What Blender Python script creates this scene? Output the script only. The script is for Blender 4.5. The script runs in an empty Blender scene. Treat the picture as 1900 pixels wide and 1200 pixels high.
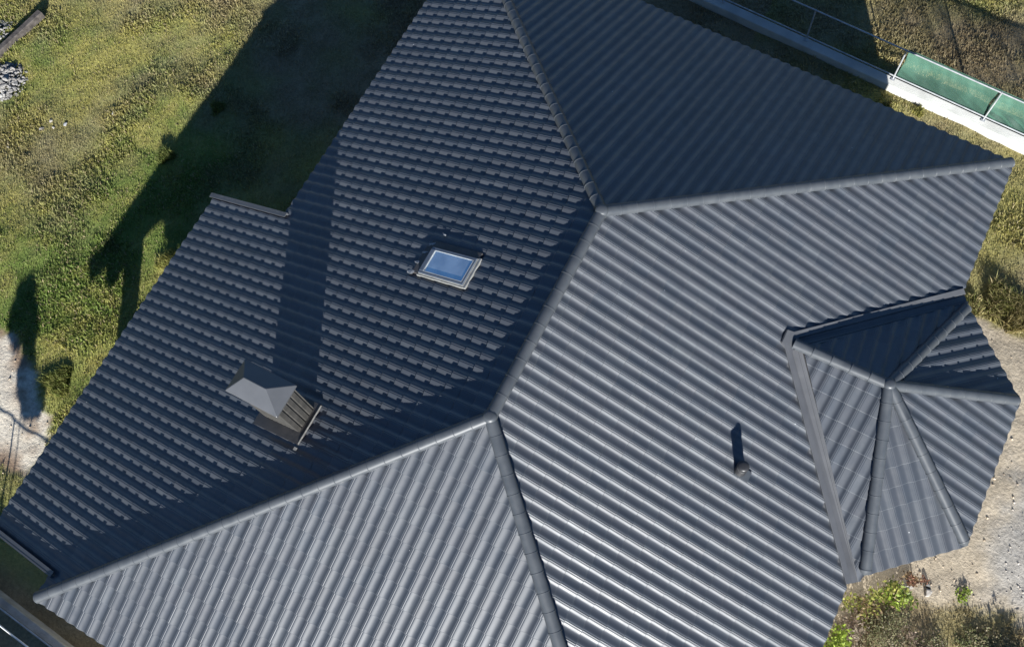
import bpy, bmesh, math, random
import numpy as np
from mathutils import Vector, Matrix

S = bpy.context.scene
C = S.collection
rng = np.random.default_rng(7)
random.seed(7)

# ------------------------------------------------------------------ camera
cam = bpy.data.objects.new("camera", bpy.data.cameras.new("camera"))
C.objects.link(cam)
cam.location = (3.092, -4.777, 17.033)
cam.rotation_euler = (0.364, 0.077, 0.484)
cam.data.sensor_width = 36.0
cam.data.lens = 36.0 * 1750.0 / 1900.0
cam.data.clip_end = 2000.0
S.camera = cam

# ------------------------------------------------------------------ light
SUN_AZ, SUN_EL = math.radians(30.6), math.radians(19.6)      # azimuth: from -y towards +x
sun_dir = Vector((math.sin(SUN_AZ) * math.cos(SUN_EL), -math.cos(SUN_AZ) * math.cos(SUN_EL), math.sin(SUN_EL)))
world = bpy.data.worlds.new("World")
S.world = world
world.use_nodes = True
nt = world.node_tree
sky = nt.nodes.new("ShaderNodeTexSky")
sky.sky_type = 'NISHITA'
sky.sun_disc = False
sky.sun_elevation = SUN_EL
sky.sun_rotation = math.atan2(sun_dir.x, sun_dir.y)
sky.altitude = 200
sky.air_density = 1.0
sky.dust_density = 0.0
sky.ozone_density = 7.0
bgn = nt.nodes["Background"]
nt.links.new(sky.outputs[0], bgn.inputs[0])
bgn.inputs[1].default_value = 0.05
sl = bpy.data.lights.new("sun", 'SUN')
sl.energy = 5.0
sl.angle = math.radians(0.5)
sl.color = (1.0, 0.985, 0.95)
so = bpy.data.objects.new("sun", sl)
C.objects.link(so)
so.rotation_euler = sun_dir.to_track_quat('Z', 'Y').to_euler()
so.location = (20, -35, 30)
S.view_settings.view_transform = 'Standard'
S.view_settings.look = 'None'
S.view_settings.exposure = 1.15
S.view_settings.gamma = 1.0

# ------------------------------------------------------------------ helpers
def link(o, parent=None):
    C.objects.link(o)
    if parent: o.parent = parent
    return o

def tag(o, label=None, cat=None, group=None, kind=None):
    if label: o["label"] = label
    if cat: o["category"] = cat
    if group: o["group"] = group
    if kind: o["kind"] = kind
    return o

def empty(name, loc=(0, 0, 0)):
    o = bpy.data.objects.new(name, None)
    o.location = loc
    o.empty_display_size = 0.3
    return link(o)

def obj(name, bm, mat, parent=None, smooth=False, loc=None):
    me = bpy.data.meshes.new(name)
    bm.to_mesh(me); bm.free()
    if smooth: me.polygons.foreach_set("use_smooth", np.ones(len(me.polygons), bool))
    me.materials.append(mat)
    o = bpy.data.objects.new(name, me)
    if loc is not None: o.location = loc
    return link(o, parent)

def mesh_np(name, V, F, mat, parent=None, smooth=False, cols=None, loc=None):
    """V (n,3), F (m,k) with one k"""
    V = np.asarray(V, np.float32); F = np.asarray(F, np.int32)
    me = bpy.data.meshes.new(name)
    k = F.shape[1]
    me.vertices.add(len(V)); me.vertices.foreach_set("co", V.ravel())
    me.loops.add(F.size); me.loops.foreach_set("vertex_index", F.ravel())
    me.polygons.add(len(F)); me.polygons.foreach_set("loop_start", np.arange(0, F.size, k, dtype=np.int32))
    me.update(calc_edges=True)
    if smooth: me.polygons.foreach_set("use_smooth", np.ones(len(F), bool))
    if cols is not None:
        a = me.attributes.new("col", 'FLOAT_COLOR', 'POINT')
        a.data.foreach_set("color", np.c_[cols, np.ones(len(cols))].astype(np.float32).ravel())
    me.materials.append(mat)
    o = bpy.data.objects.new(name, me)
    if loc is not None: o.location = loc
    return link(o, parent)

def add_box(bm, lo, hi, M=None):
    vs = []
    for z in (lo[2], hi[2]):
        for x, y in ((lo[0], lo[1]), (hi[0], lo[1]), (hi[0], hi[1]), (lo[0], hi[1])):
            v = Vector((x, y, z))
            vs.append(bm.verts.new(M @ v if M else v))
    f = lambda *i: bm.faces.new([vs[k] for k in i])
    f(3, 2, 1, 0); f(4, 5, 6, 7); f(0, 1, 5, 4); f(1, 2, 6, 5); f(2, 3, 7, 6); f(3, 0, 4, 7)

def add_prism(bm, pts, off0, off1):
    """pts: 3D polygon, extruded between the two offset vectors"""
    a = [bm.verts.new(Vector(p) + Vector(off0)) for p in pts]
    b = [bm.verts.new(Vector(p) + Vector(off1)) for p in pts]
    bm.faces.new(a[::-1]); bm.faces.new(b)
    n = len(pts)
    for i in range(n):
        j = (i + 1) % n
        bm.faces.new([a[i], a[j], b[j], b[i]])
    bmesh.ops.recalc_face_normals(bm, faces=bm.faces)

def add_tube(bm, pts, r, seg=8, cap=True, r2=None):
    pts = [Vector(p) for p in pts]
    rings = []
    for i, p in enumerate(pts):
        d = (pts[min(i + 1, len(pts) - 1)] - pts[max(i - 1, 0)]).normalized()
        a = d.orthogonal().normalized() if i == 0 else (prev - d * prev.dot(d)).normalized()
        prev = a
        b = d.cross(a)
        rr = r if r2 is None else r + (r2 - r) * i / (len(pts) - 1)
        rings.append([bm.verts.new(p + (a * math.cos(t) + b * math.sin(t)) * rr) for t in [2 * math.pi * k / seg for k in range(seg)]])
    for q, w in zip(rings, rings[1:]):
        for k in range(seg):
            bm.faces.new([q[k], q[(k + 1) % seg], w[(k + 1) % seg], w[k]])
    if cap:
        bm.faces.new(rings[0][::-1]); bm.faces.new(rings[-1])

def add_lathe(bm, prof, seg=24, M=None):
    rings = []
    for r, z in prof:
        ring = []
        for k in range(seg):
            t = 2 * math.pi * k / seg
            v = Vector((r * math.cos(t), r * math.sin(t), z))
            ring.append(bm.verts.new(M @ v if M else v))
        rings.append(ring)
    for q, w in zip(rings, rings[1:]):
        for k in range(seg):
            bm.faces.new([q[k], q[(k + 1) % seg], w[(k + 1) % seg], w[k]])
    bm.faces.new(rings[0][::-1]); bm.faces.new(rings[-1])

# numpy value noise
_LAT = rng.random((256, 256))
def vnoise(x, y):
    xi = np.floor(x).astype(int); yi = np.floor(y).astype(int)
    fx = x - xi; fy = y - yi
    fx = fx * fx * (3 - 2 * fx); fy = fy * fy * (3 - 2 * fy)
    g = lambda a, b: _LAT[a % 256, b % 256]
    return (g(xi, yi) * (1 - fx) + g(xi + 1, yi) * fx) * (1 - fy) + (g(xi, yi + 1) * (1 - fx) + g(xi + 1, yi + 1) * fx) * fy
def fbm(x, y, s=1.0, o=4, seed=0):
    x = np.asarray(x, float); y = np.asarray(y, float)
    t = 0; a = 1.0; w = 0
    for k in range(o):
        t = t + a * vnoise(x * s + 17.3 * (k + seed * 5), y * s + 31.7 * (k + seed * 3)); w += a
        a *= 0.55; s *= 2.03
    return t / w
def sstep(a, b, x):
    t = np.clip((x - a) / (b - a), 0, 1); return t * t * (3 - 2 * t)

def poly_sd(P, Q):
    """signed distance of points P (n,2) to polygon Q (negative inside)"""
    Q = np.asarray(Q, float); d = np.full(len(P), 1e9); ins = np.zeros(len(P), bool)
    for i in range(len(Q)):
        a, b = Q[i], Q[(i + 1) % len(Q)]
        e = b - a; w = P - a
        t = np.clip((w @ e) / (e @ e), 0, 1)
        d = np.minimum(d, np.hypot(*(w - t[:, None] * e).T))
        if a[1] != b[1]:
            c = ((a[1] > P[:, 1]) != (b[1] > P[:, 1])) & (P[:, 0] < (b[0] - a[0]) * (P[:, 1] - a[1]) / (b[1] - a[1]) + a[0])
            ins ^= c
    return np.where(ins, -d, d)

# ------------------------------------------------------------------ materials
def new_mat(name):
    m = bpy.data.materials.new(name); m.use_nodes = True
    return m, m.node_tree, m.node_tree.nodes["Principled BSDF"]

def noise_mat(name, c0, c1, scale=8.0, rough=0.6, metal=0.0, bump=0.0, bscale=60.0, spec=0.5, detail=5.0, r_var=0.0, lo=0.35, hi=0.65):
    m, t, b = new_mat(name)
    tc = t.nodes.new("ShaderNodeTexCoord")
    n = t.nodes.new("ShaderNodeTexNoise"); n.inputs["Scale"].default_value = scale; n.inputs["Detail"].default_value = detail
    t.links.new(tc.outputs["Object"], n.inputs["Vector"])
    r = t.nodes.new("ShaderNodeValToRGB")
    r.color_ramp.elements[0].position = lo; r.color_ramp.elements[1].position = hi
    r.color_ramp.elements[0].color = (*c0, 1); r.color_ramp.elements[1].color = (*c1, 1)
    t.links.new(n.outputs["Fac"], r.inputs[0]); t.links.new(r.outputs[0], b.inputs["Base Color"])
    b.inputs["Roughness"].default_value = rough; b.inputs["Metallic"].default_value = metal
    b.inputs["Specular IOR Level"].default_value = spec
    if r_var:
        mr = t.nodes.new("ShaderNodeMapRange"); mr.inputs[3].default_value = rough - r_var; mr.inputs[4].default_value = rough + r_var
        t.links.new(n.outputs["Fac"], mr.inputs[0]); t.links.new(mr.outputs[0], b.inputs["Roughness"])
    if bump:
        n2 = t.nodes.new("ShaderNodeTexNoise"); n2.inputs["Scale"].default_value = bscale; n2.inputs["Detail"].default_value = 4
        t.links.new(tc.outputs["Object"], n2.inputs["Vector"])
        bp = t.nodes.new("ShaderNodeBump"); bp.inputs["Strength"].default_value = bump; bp.inputs["Distance"].default_value = 0.02
        t.links.new(n2.outputs["Fac"], bp.inputs["Height"]); t.links.new(bp.outputs[0], b.inputs["Normal"])
    return m

def tile_material():
    m, t, b = new_mat("engobed_clay_tile")
    tc = t.nodes.new("ShaderNodeTexCoord")
    at = t.nodes.new("ShaderNodeAttribute"); at.attribute_name = "rnd"
    n = t.nodes.new("ShaderNodeTexNoise"); n.inputs["Scale"].default_value = 1.1; n.inputs["Detail"].default_value = 6
    t.links.new(tc.outputs["Object"], n.inputs["Vector"])
    r = t.nodes.new("ShaderNodeValToRGB")
    r.color_ramp.elements[0].color = (*TILE_A, 1); r.color_ramp.elements[1].color = (*TILE_B, 1)
    r.color_ramp.elements[0].position = 0.0; r.color_ramp.elements[1].position = 1.0
    mx = t.nodes.new("ShaderNodeMath"); mx.operation = 'MULTIPLY_ADD'; mx.inputs[1].default_value = 0.65
    t.links.new(at.outputs["Fac"], mx.inputs[0])
    mm = t.nodes.new("ShaderNodeMath"); mm.operation = 'MULTIPLY'; mm.inputs[1].default_value = 0.35
    t.links.new(n.outputs["Fac"], mm.inputs[0]); t.links.new(mm.outputs[0], mx.inputs[2])
    t.links.new(mx.outputs[0], r.inputs[0])
    # faint dirt streaks running down the slope
    mp = t.nodes.new("ShaderNodeMapping"); mp.inputs["Scale"].default_value = (5.0, 0.45, 1.0)
    ns = t.nodes.new("ShaderNodeTexNoise"); ns.inputs["Scale"].default_value = 1.0; ns.inputs["Detail"].default_value = 5
    t.links.new(tc.outputs["Object"], mp.inputs[0]); t.links.new(mp.outputs[0], ns.inputs["Vector"])
    ms = t.nodes.new("ShaderNodeMapRange"); ms.inputs[1].default_value = 0.3; ms.inputs[2].default_value = 0.7; ms.inputs[3].default_value = 0.86; ms.inputs[4].default_value = 1.14
    t.links.new(ns.outputs["Fac"], ms.inputs[0])
    sc = t.nodes.new("ShaderNodeVectorMath"); sc.operation = 'SCALE'
    t.links.new(r.outputs[0], sc.inputs[0]); t.links.new(ms.outputs[0], sc.inputs["Scale"])
    e = r.color_ramp.elements.new(0.55); e.color = (*[(a + b) / 2 * f for a, b, f in zip(TILE_A, TILE_B, (1.06, 0.99, 0.97))], 1)
    # specks of lichen and droppings
    v = t.nodes.new("ShaderNodeTexVoronoi"); v.inputs["Scale"].default_value = 2.3
    t.links.new(tc.outputs["Object"], v.inputs["Vector"])
    lt = t.nodes.new("ShaderNodeMath"); lt.operation = 'LESS_THAN'; lt.inputs[1].default_value = 0.022
    t.links.new(v.outputs["Distance"], lt.inputs[0])
    mix = t.nodes.new("ShaderNodeMix"); mix.data_type = 'RGBA'
    mix.inputs["B"].default_value = (0.45, 0.46, 0.47, 1)
    t.links.new(lt.outputs[0], mix.inputs["Factor"]); t.links.new(sc.outputs[0], mix.inputs["A"])
    t.links.new(mix.outputs["Result"], b.inputs["Base Color"])
    n2 = t.nodes.new("ShaderNodeTexNoise"); n2.inputs["Scale"].default_value = 6; n2.inputs["Detail"].default_value = 5
    t.links.new(tc.outputs["Object"], n2.inputs["Vector"])
    mr = t.nodes.new("ShaderNodeMapRange"); mr.inputs[1].default_value = 0.3; mr.inputs[2].default_value = 0.7
    mr.inputs[3].default_value = TILE_ROUGH - 0.05; mr.inputs[4].default_value = TILE_ROUGH + 0.06
    t.links.new(n2.outputs["Fac"], mr.inputs[0]); t.links.new(mr.outputs[0], b.inputs["Roughness"])
    b.inputs["Specular IOR Level"].default_value = 0.62
    return m

TILE_A = (0.045, 0.055, 0.069); TILE_B = (0.069, 0.079, 0.091); TILE_ROUGH = 0.44
M_tile = tile_material()
M_cap = noise_mat("engobed_ridge_tile", (0.050, 0.057, 0.066), (0.068, 0.075, 0.083), 5, TILE_ROUGH, r_var=0.05)
M_metal = noise_mat("coated_sheet_metal", (0.080, 0.083, 0.090), (0.10, 0.103, 0.11), 3, 0.45, bump=0.15, bscale=3)
M_metal_light = noise_mat("grey_sheet_metal", (0.070, 0.074, 0.081), (0.084, 0.088, 0.096), 3, 0.42, bump=0.1, bscale=4)
M_lead = noise_mat("dull_flashing", (0.045, 0.043, 0.043), (0.065, 0.06, 0.058), 5, 0.55, bump=0.2, bscale=12)
M_bright_edge = noise_mat("bare_aluminium_strip", (0.14, 0.14, 0.135), (0.24, 0.235, 0.22), 14, 0.5)
M_vent = noise_mat("black_plastic_pipe", (0.022, 0.023, 0.025), (0.032, 0.032, 0.034), 8, 0.38)
M_glint = noise_mat("pale_glint", (0.20, 0.205, 0.21), (0.34, 0.345, 0.35), 25, 0.5)  # pale colour standing in for light thrown back by the roof window
M_bead = noise_mat("pale_glazing_bead", (0.30, 0.32, 0.34), (0.38, 0.40, 0.42), 10, 0.4)
M_clad = noise_mat("brown_grey_cladding", (0.036, 0.035, 0.032), (0.056, 0.053, 0.048), 6, 0.6, bump=0.1, bscale=30)
M_beige = noise_mat("beige_sash_side", (0.21, 0.21, 0.195), (0.28, 0.28, 0.265), 10, 0.5)
M_sash = noise_mat("dark_sash_metal", (0.11, 0.13, 0.16), (0.14, 0.16, 0.19), 6, 0.3)
M_render = noise_mat("pale_render", (0.50, 0.48, 0.44), (0.58, 0.56, 0.52), 2, 0.85, bump=0.2, bscale=90)
M_soffit = noise_mat("dark_soffit", (0.07, 0.06, 0.05), (0.10, 0.085, 0.07), 6, 0.7)
M_deck = noise_mat("dark_underlay", (0.012, 0.012, 0.013), (0.018, 0.018, 0.02), 6, 0.8)
M_conc = noise_mat("cast_concrete", (0.37, 0.37, 0.35), (0.50, 0.50, 0.475), 2.2, 0.85, bump=0.35, bscale=40, lo=0.25, hi=0.6)
M_conc_old = noise_mat("weathered_concrete", (0.30, 0.27, 0.225), (0.48, 0.44, 0.375), 3.0, 0.9, bump=0.5, bscale=30)
M_galv = noise_mat("galvanised_tube", (0.32, 0.33, 0.35), (0.44, 0.45, 0.46), 8, 0.4, metal=0.25)
M_white_rail = noise_mat("white_painted_tube", (0.70, 0.70, 0.68), (0.8, 0.8, 0.78), 8, 0.45)
M_wood = noise_mat("weathered_timber", (0.04, 0.034, 0.031), (0.10, 0.087, 0.078), 9, 0.85, bump=0.4, bscale=25)
M_stone = noise_mat("pale_stone", (0.24, 0.215, 0.185), (0.42, 0.40, 0.37), 7, 0.85, bump=0.4, bscale=20)
M_rubble = noise_mat("grey_rubble", (0.16, 0.15, 0.14), (0.30, 0.29, 0.275), 5, 0.9, bump=0.4, bscale=25)
M_paper = noise_mat("white_scrap", (0.36, 0.36, 0.36), (0.5, 0.5, 0.5), 8, 0.7)
M_bark = noise_mat("tree_bark", (0.07, 0.05, 0.035), (0.14, 0.105, 0.08), 9, 0.9, bump=0.5, bscale=18)

def glass_mat():
    m, t, b = new_mat("window_glass")
    b.inputs["Metallic"].default_value = 0.78
    tc = t.nodes.new("ShaderNodeTexCoord"); n = t.nodes.new("ShaderNodeTexNoise"); n.inputs["Scale"].default_value = 2.6; n.inputs["Detail"].default_value = 3
    t.links.new(tc.outputs["Object"], n.inputs["Vector"])
    r = t.nodes.new("ShaderNodeValToRGB"); r.color_ramp.elements[0].position = 0.35; r.color_ramp.elements[1].position = 0.68
    r.color_ramp.elements[0].color = (0.54, 0.62, 0.66, 1); r.color_ramp.elements[1].color = (0.84, 0.88, 0.86, 1)
    t.links.new(n.outputs["Fac"], r.inputs[0]); t.links.new(r.outputs[0], b.inputs["Base Color"])
    b.inputs["Roughness"].default_value = 0.04
    return m
M_glass = glass_mat()

def col_mat(name, rough=0.8, fine=0.0, fscale=25.0, bump=0.0, transl=0.0):
    m, t, b = new_mat(name)
    at = t.nodes.new("ShaderNodeAttribute"); at.attribute_name = "col"
    src = at.outputs["Color"]
    if fine:
        tc = t.nodes.new("ShaderNodeTexCoord")
        n = t.nodes.new("ShaderNodeTexNoise"); n.inputs["Scale"].default_value = fscale; n.inputs["Detail"].default_value = 6; n.inputs["Roughness"].default_value = 0.7
        t.links.new(tc.outputs["Object"], n.inputs["Vector"])
        mr = t.nodes.new("ShaderNodeMapRange"); mr.inputs[1].default_value = 0.25; mr.inputs[2].default_value = 0.75
        mr.inputs[3].default_value = 1 - fine; mr.inputs[4].default_value = 1 + fine
        t.links.new(n.outputs["Fac"], mr.inputs[0])
        mu = t.nodes.new("ShaderNodeVectorMath"); mu.operation = 'SCALE'
        t.links.new(src, mu.inputs[0]); t.links.new(mr.outputs[0], mu.inputs["Scale"])
        src = mu.outputs[0]
        if bump:
            bp = t.nodes.new("ShaderNodeBump"); bp.inputs["Strength"].default_value = bump; bp.inputs["Distance"].default_value = 0.03
            t.links.new(n.outputs["Fac"], bp.inputs["Height"]); t.links.new(bp.outputs[0], b.inputs["Normal"])
    t.links.new(src, b.inputs["Base Color"])
    b.inputs["Roughness"].default_value = rough
    b.inputs["Specular IOR Level"].default_value = 0.25
    if transl:
        tr = t.nodes.new("ShaderNodeBsdfTranslucent"); t.links.new(src, tr.inputs[0])
        mxs = t.nodes.new("ShaderNodeMixShader"); mxs.inputs[0].default_value = transl
        out = [n for n in t.nodes if n.type == 'OUTPUT_MATERIAL'][0]
        t.links.new(b.outputs[0], mxs.inputs[1]); t.links.new(tr.outputs[0], mxs.inputs[2]); t.links.new(mxs.outputs[0], out.inputs[0])
    return m
M_ground = col_mat("soil_and_turf", 0.95, 0.38, 14.0, 0.85)
M_blade = col_mat("grass_blade", 0.6, transl=0.42)
M_leaf = col_mat("plant_leaf", 0.5, transl=0.25)

def net_mat():
    m, t, b = new_mat("green_shade_cloth")
    tc = t.nodes.new("ShaderNodeTexCoord")
    n = t.nodes.new("ShaderNodeTexNoise"); n.inputs["Scale"].default_value = 2.2; n.inputs["Detail"].default_value = 5
    t.links.new(tc.outputs["Object"], n.inputs["Vector"])
    r = t.nodes.new("ShaderNodeValToRGB")
    r.color_ramp.elements[0].color = (0.070, 0.165, 0.120, 1); r.color_ramp.elements[1].color = (0.095, 0.215, 0.160, 1)
    r.color_ramp.elements[0].position = 0.35; r.color_ramp.elements[1].position = 0.7
    t.links.new(n.outputs["Fac"], r.inputs[0]); t.links.new(r.outputs[0], b.inputs["Base Color"])
    b.inputs["Roughness"].default_value = 0.6
    out = [x for x in t.nodes if x.type == 'OUTPUT_MATERIAL'][0]
    tr = t.nodes.new("ShaderNodeBsdfTransparent")
    mx = t.nodes.new("ShaderNodeMixShader")
    lw = t.nodes.new("ShaderNodeLayerWeight"); lw.inputs[0].default_value = 0.5      # open weave: see-through face on, closed at a glance
    lm = t.nodes.new("ShaderNodeMapRange"); lm.inputs[1].default_value = 0.15; lm.inputs[2].default_value = 0.75; lm.inputs[3].default_value = 0.80; lm.inputs[4].default_value = 0.03
    t.links.new(lw.outputs["Facing"], lm.inputs[0]); t.links.new(lm.outputs[0], mx.inputs[0])
    t.links.new(b.outputs[0], mx.inputs[1]); t.links.new(tr.outputs[0], mx.inputs[2]); t.links.new(mx.outputs[0], out.inputs[0])
    return m
M_net = net_mat()

# ------------------------------------------------------------------ ground
GZ = -3.4
SLAB = [(-14.5, -4.1), (-12.6, -4.1), (-11.95, -4.5), (-11.25, -5.1), (-10.55, -5.5), (-10.1, -6.1), (-10.1, -6.9), (-10.9, -6.9), (-12.2, -7.4), (-15, -8)]
SANDE = [(6.0, 6.2), (7.6, 6.1), (8.3, 6.1), (9.2, 6.4), (14, 7), (14, -0.2), (10.4, 0.1), (9.3, 0.3), (8.5, 0.0), (7.9, -0.1), (7.4, -0.6), (6.6, -2.6), (5, -2.6)]
GRAVE = [(9.4, 3.2), (9.9, 2.6), (14, 4), (14, -0.2), (10.4, 0.4), (9.25, 0.7), (9.0, 1.4)]
HOUSE = [(-5.8, -7.5), (5.7, -7.8), (5.7, 7.2), (-5.8, 8.0)]

def ground_masks(x, y):
    P = np.c_[x, y]
    w = (fbm(x, y, 0.9, 4, 1) - 0.5) * 1.3 + (fbm(x, y, 5, 3, 4) - 0.5) * 0.5
    sand = sstep(0.12, -0.14, poly_sd(P, SANDE) + w * 0.55)
    slab = sstep(0.10, -0.10, poly_sd(P, SLAB) + w * 0.45)
    grav = sstep(0.3, -0.3, poly_sd(P, GRAVE) + w * 0.9)
    return sand, slab, grav

def turf_color(x, y):
    n1 = fbm(x, y, 0.28, 4, 2); n2 = fbm(x, y, 0.9, 4, 3); n3 = fbm(x, y, 3.2, 3, 6)
    brown = np.array([0.285, 0.225, 0.130]); yellow = np.array([0.335, 0.310, 0.095]); green = np.array([0.160, 0.220, 0.050])
    tan = np.array([0.38, 0.31, 0.19])
    # dry ground to the far left corner and along the north side, lusher grass beside the house
    dry = sstep(2.3, 6.0, y + 0.35 * (x + 12) + 3 * (n1 - .5)) * (x < 0) + 0.50 * sstep(-0.5, 1.0, x) * (1 - sstep(13.2, 14.6, y - 0.25 * (x - 4)) )
    lush = np.exp(-((x + 11.8 - 0.15 * (y - 1)) ** 2) / 5.0) * (x < 0)
    b = np.clip(0.34 + 1.6 * (n1 - 0.5) + 1.2 * (n2 - 0.5) + 0.8 * dry - 0.45 * lush, 0, 1)
    g = np.clip(0.35 + 2.2 * (n2 - 0.5) + 1.2 * (n3 - 0.5) + 0.55 * lush, 0, 1)
    b = np.maximum(b, sstep(-8.3, -9.0, y))
    gy = yellow + (green - yellow) * g[..., None]
    br = brown + (tan - brown) * np.clip(2.2 * (n3 - 0.45), 0, 1)[..., None]
    return gy + (br - gy) * b[..., None]

def ground_z(x, y):
    near = sstep(60, 25, np.hypot(x, y))
    return GZ + near * ((fbm(x, y, 0.5, 3, 8) - 0.5) * 0.16 + (fbm(x, y, 3.0, 3, 9) - 0.5) * 0.05)

def build_ground():
    def axis(a, b, st):
        core = np.arange(a, b + st / 2, st)
        out = np.array([2, 5, 10, 20, 40, 80, 160, 320.0])
        return np.r_[(a - out)[::-1], core, b + out]
    xs = axis(-22, 14, 0.12); ys = axis(-13, 21, 0.12)
    X, Y = np.meshgrid(xs, ys, indexing='ij'); x = X.ravel(); y = Y.ravel()
    sand, slab, grav = ground_masks(x, y)
    z = ground_z(x, y) + sand * (fbm(x, y, 4.5, 3, 12) - 0.5) * 0.05
    col = turf_color(x, y) * 0.80
    n = fbm(x, y, 2.5, 4, 5)
    sc = np.array([0.41, 0.345, 0.255]) * (0.80 + 0.4 * n)[:, None]
    gc = np.array([0.37, 0.345, 0.305]) * (0.75 + 0.5 * fbm(x, y, 5, 3, 7))[:, None]
    lc = np.array([0.58, 0.52, 0.42]) * (0.82 + 0.34 * n)[:, None]
    # brown clods where the slab breaks up against the turf
    cl = sstep(0.41, 0.56, fbm(x, y, 1.9, 4, 14)) * sstep(-0.75, -0.15, poly_sd(np.c_[x, y], SLAB))
    lc = lc + (np.array([0.26, 0.18, 0.12]) - lc) * cl[:, None]
    col = col + (sc - col) * sand[:, None]
    col = col + (gc - col) * (grav * sand)[:, None]
    col = col + (lc - col) * slab[:, None]
    V = np.c_[x, y, z]
    nx, ny = len(xs), len(ys)
    i, j = np.meshgrid(np.arange(nx - 1), np.arange(ny - 1), indexing='ij')
    a = (i * ny + j).ravel()
    F = np.c_[a, a + ny, a + ny + 1, a + 1]
    o = mesh_np("ground", V, F, M_ground, smooth=True, cols=col)
    tag(o, kind="structure")

def build_grass():
    regs = [((-20, -6.0), (-8.2, 15.5), 1250), ((-4, 12), (9.8, 19), 1100), ((5.8, 11.5), (-3.2, 10.2), 1100)]
    P = []
    for (x0, x1), (y0, y1), dens in regs:
        n = int((x1 - x0) * (y1 - y0) * dens)
        P.append(np.c_[rng.uniform(x0, x1, n), rng.uniform(y0, y1, n)])
    P = np.vstack(P); x, y = P.T
    sand, slab, grav = ground_masks(x, y)
    d = fbm(x, y, 1.4, 4, 21)
    keep = (rng.random(len(x)) < np.clip(0.75 + 1.8 * (d - 0.45), 0.6, 1)) & (rng.random(len(x)) > 1.25 * np.maximum(sand, slab)) \
        & (poly_sd(P, HOUSE) > 0.15) & (poly_sd(P, NWALL) > 0.02)
    x, y = x[keep], y[keep]; d = d[keep]; n = len(x)
    z = ground_z(x, y) - 0.005
    tall = sstep(0.48, 0.66, fbm(x, y, 0.8, 3, 22))
    h = (0.030 + 0.045 * rng.random(n) ** 1.5) * (0.8 + 0.55 * tall)
    w = rng.uniform(0.006, 0.012, n) * (0.8 + 0.7 * tall)
    th = rng.uniform(0, 2 * np.pi, n)
    lean = h * rng.uniform(0.2, 1.1, n)
    lt = rng.uniform(0, 2 * np.pi, n)
    c = turf_color(x, y) * rng.uniform(0.95, 1.4, n)[:, None]
    straw = rng.random(n) < 0.16
    c[straw] = np.array([0.36, 0.30, 0.17]) * rng.uniform(0.7, 1.3, straw.sum())[:, None]
    ax, ay = np.cos(th) * w, np.sin(th) * w
    lx, ly = np.cos(lt) * lean, np.sin(lt) * lean
    V = np.empty((n, 5, 3))
    V[:, 0] = np.c_[x - ax, y - ay, z]; V[:, 1] = np.c_[x + ax, y + ay, z]
    V[:, 2] = np.c_[x + ax * .7 + lx * .4, y + ay * .7 + ly * .4, z + h * .65]
    V[:, 3] = np.c_[x - ax * .7 + lx * .4, y - ay * .7 + ly * .4, z + h * .65]
    V[:, 4] = np.c_[x + lx, y + ly, z + h]
    k = np.arange(n)[:, None] * 5
    F = np.vstack([k + [0, 1, 2], k + [0, 2, 3], k + [3, 2, 4]])
    o = mesh_np("grass", V.reshape(-1, 3), F, M_blade, cols=np.repeat(c, 5, 0))
    tag(o, "short dry green and straw coloured grass covering the ground around the house", "grass", kind="stuff")

# north garden wall line (outer edge), used by the grass too
def wy(x): return 11.22 - 0.098 * (x - 2.81)
NWALL = [(-9, wy(-9) - 0.22), (13, wy(13) - 0.22), (13, wy(13)), (-9, wy(-9))]
build_ground()
build_grass()

# gravel and small clods lying on the bare ground on the east and by the slab
def build_gravel():
    n = 11000
    x = rng.uniform(6.2, 12.5, n); y = rng.uniform(-2.8, 6.6, n)
    x2 = rng.uniform(-14, -10, 900); y2 = rng.uniform(-7.4, -3.4, 900)
    x = np.r_[x, x2]; y = np.r_[y, y2]
    sand, slab, grav = ground_masks(x, y)
    keep = rng.random(len(x)) < np.maximum(sand * (0.25 + 0.75 * grav), slab * 0.5)
    x, y, gr, sl_ = x[keep], y[keep], grav[keep], slab[keep]
    n = len(x); z = ground_z(x, y)
    s = 0.006 + 0.026 * rng.random(n) ** 9
    base = np.array([[1, 0, 0], [-1, 0, 0], [0, 1, 0], [0, -1, 0], [0, 0, 1], [0, 0, -1]], float)
    V = base[None] * (s[:, None, None] * rng.uniform(0.7, 1.4, (n, 6, 1))) * np.array([1, 1, 0.7])
    a = rng.uniform(0, 6.28, n); ca, sa = np.cos(a), np.sin(a)
    X = V[:, :, 0] * ca[:, None] - V[:, :, 1] * sa[:, None]; Yv = V[:, :, 0] * sa[:, None] + V[:, :, 1] * ca[:, None]
    V = np.stack([X + x[:, None], Yv + y[:, None], V[:, :, 2] + (z + s * 0.3)[:, None]], -1)
    T = np.array([[0, 2, 4], [2, 1, 4], [1, 3, 4], [3, 0, 4], [2, 0, 5], [1, 2, 5], [3, 1, 5], [0, 3, 5]])
    F = (np.arange(n)[:, None, None] * 6 + T[None]).reshape(-1, 3)
    c = np.where((gr > 0.4)[:, None], np.array([0.42, 0.385, 0.34]), np.array([0.44, 0.36, 0.27])) * rng.uniform(0.6, 1.4, (n, 1))
    o = mesh_np("gravel", V.reshape(-1, 3), F, M_ground, cols=np.repeat(c, 6, 0))
    tag(o, "loose gravel and clods scattered over the bare sandy ground", "gravel", kind="stuff")
build_gravel()

# ------------------------------------------------------------------ house
house = empty("tiled_house", (0, 0, GZ))
tag(house, "house with a dark grey clay tiled hip roof and a small bay roof", "house")
HOFF = Vector((0, 0, -GZ))
def hp(o):                       # parent to the house keeping world placement
    o.parent = house
    o.location = o.location + HOFF
    return o

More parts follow.
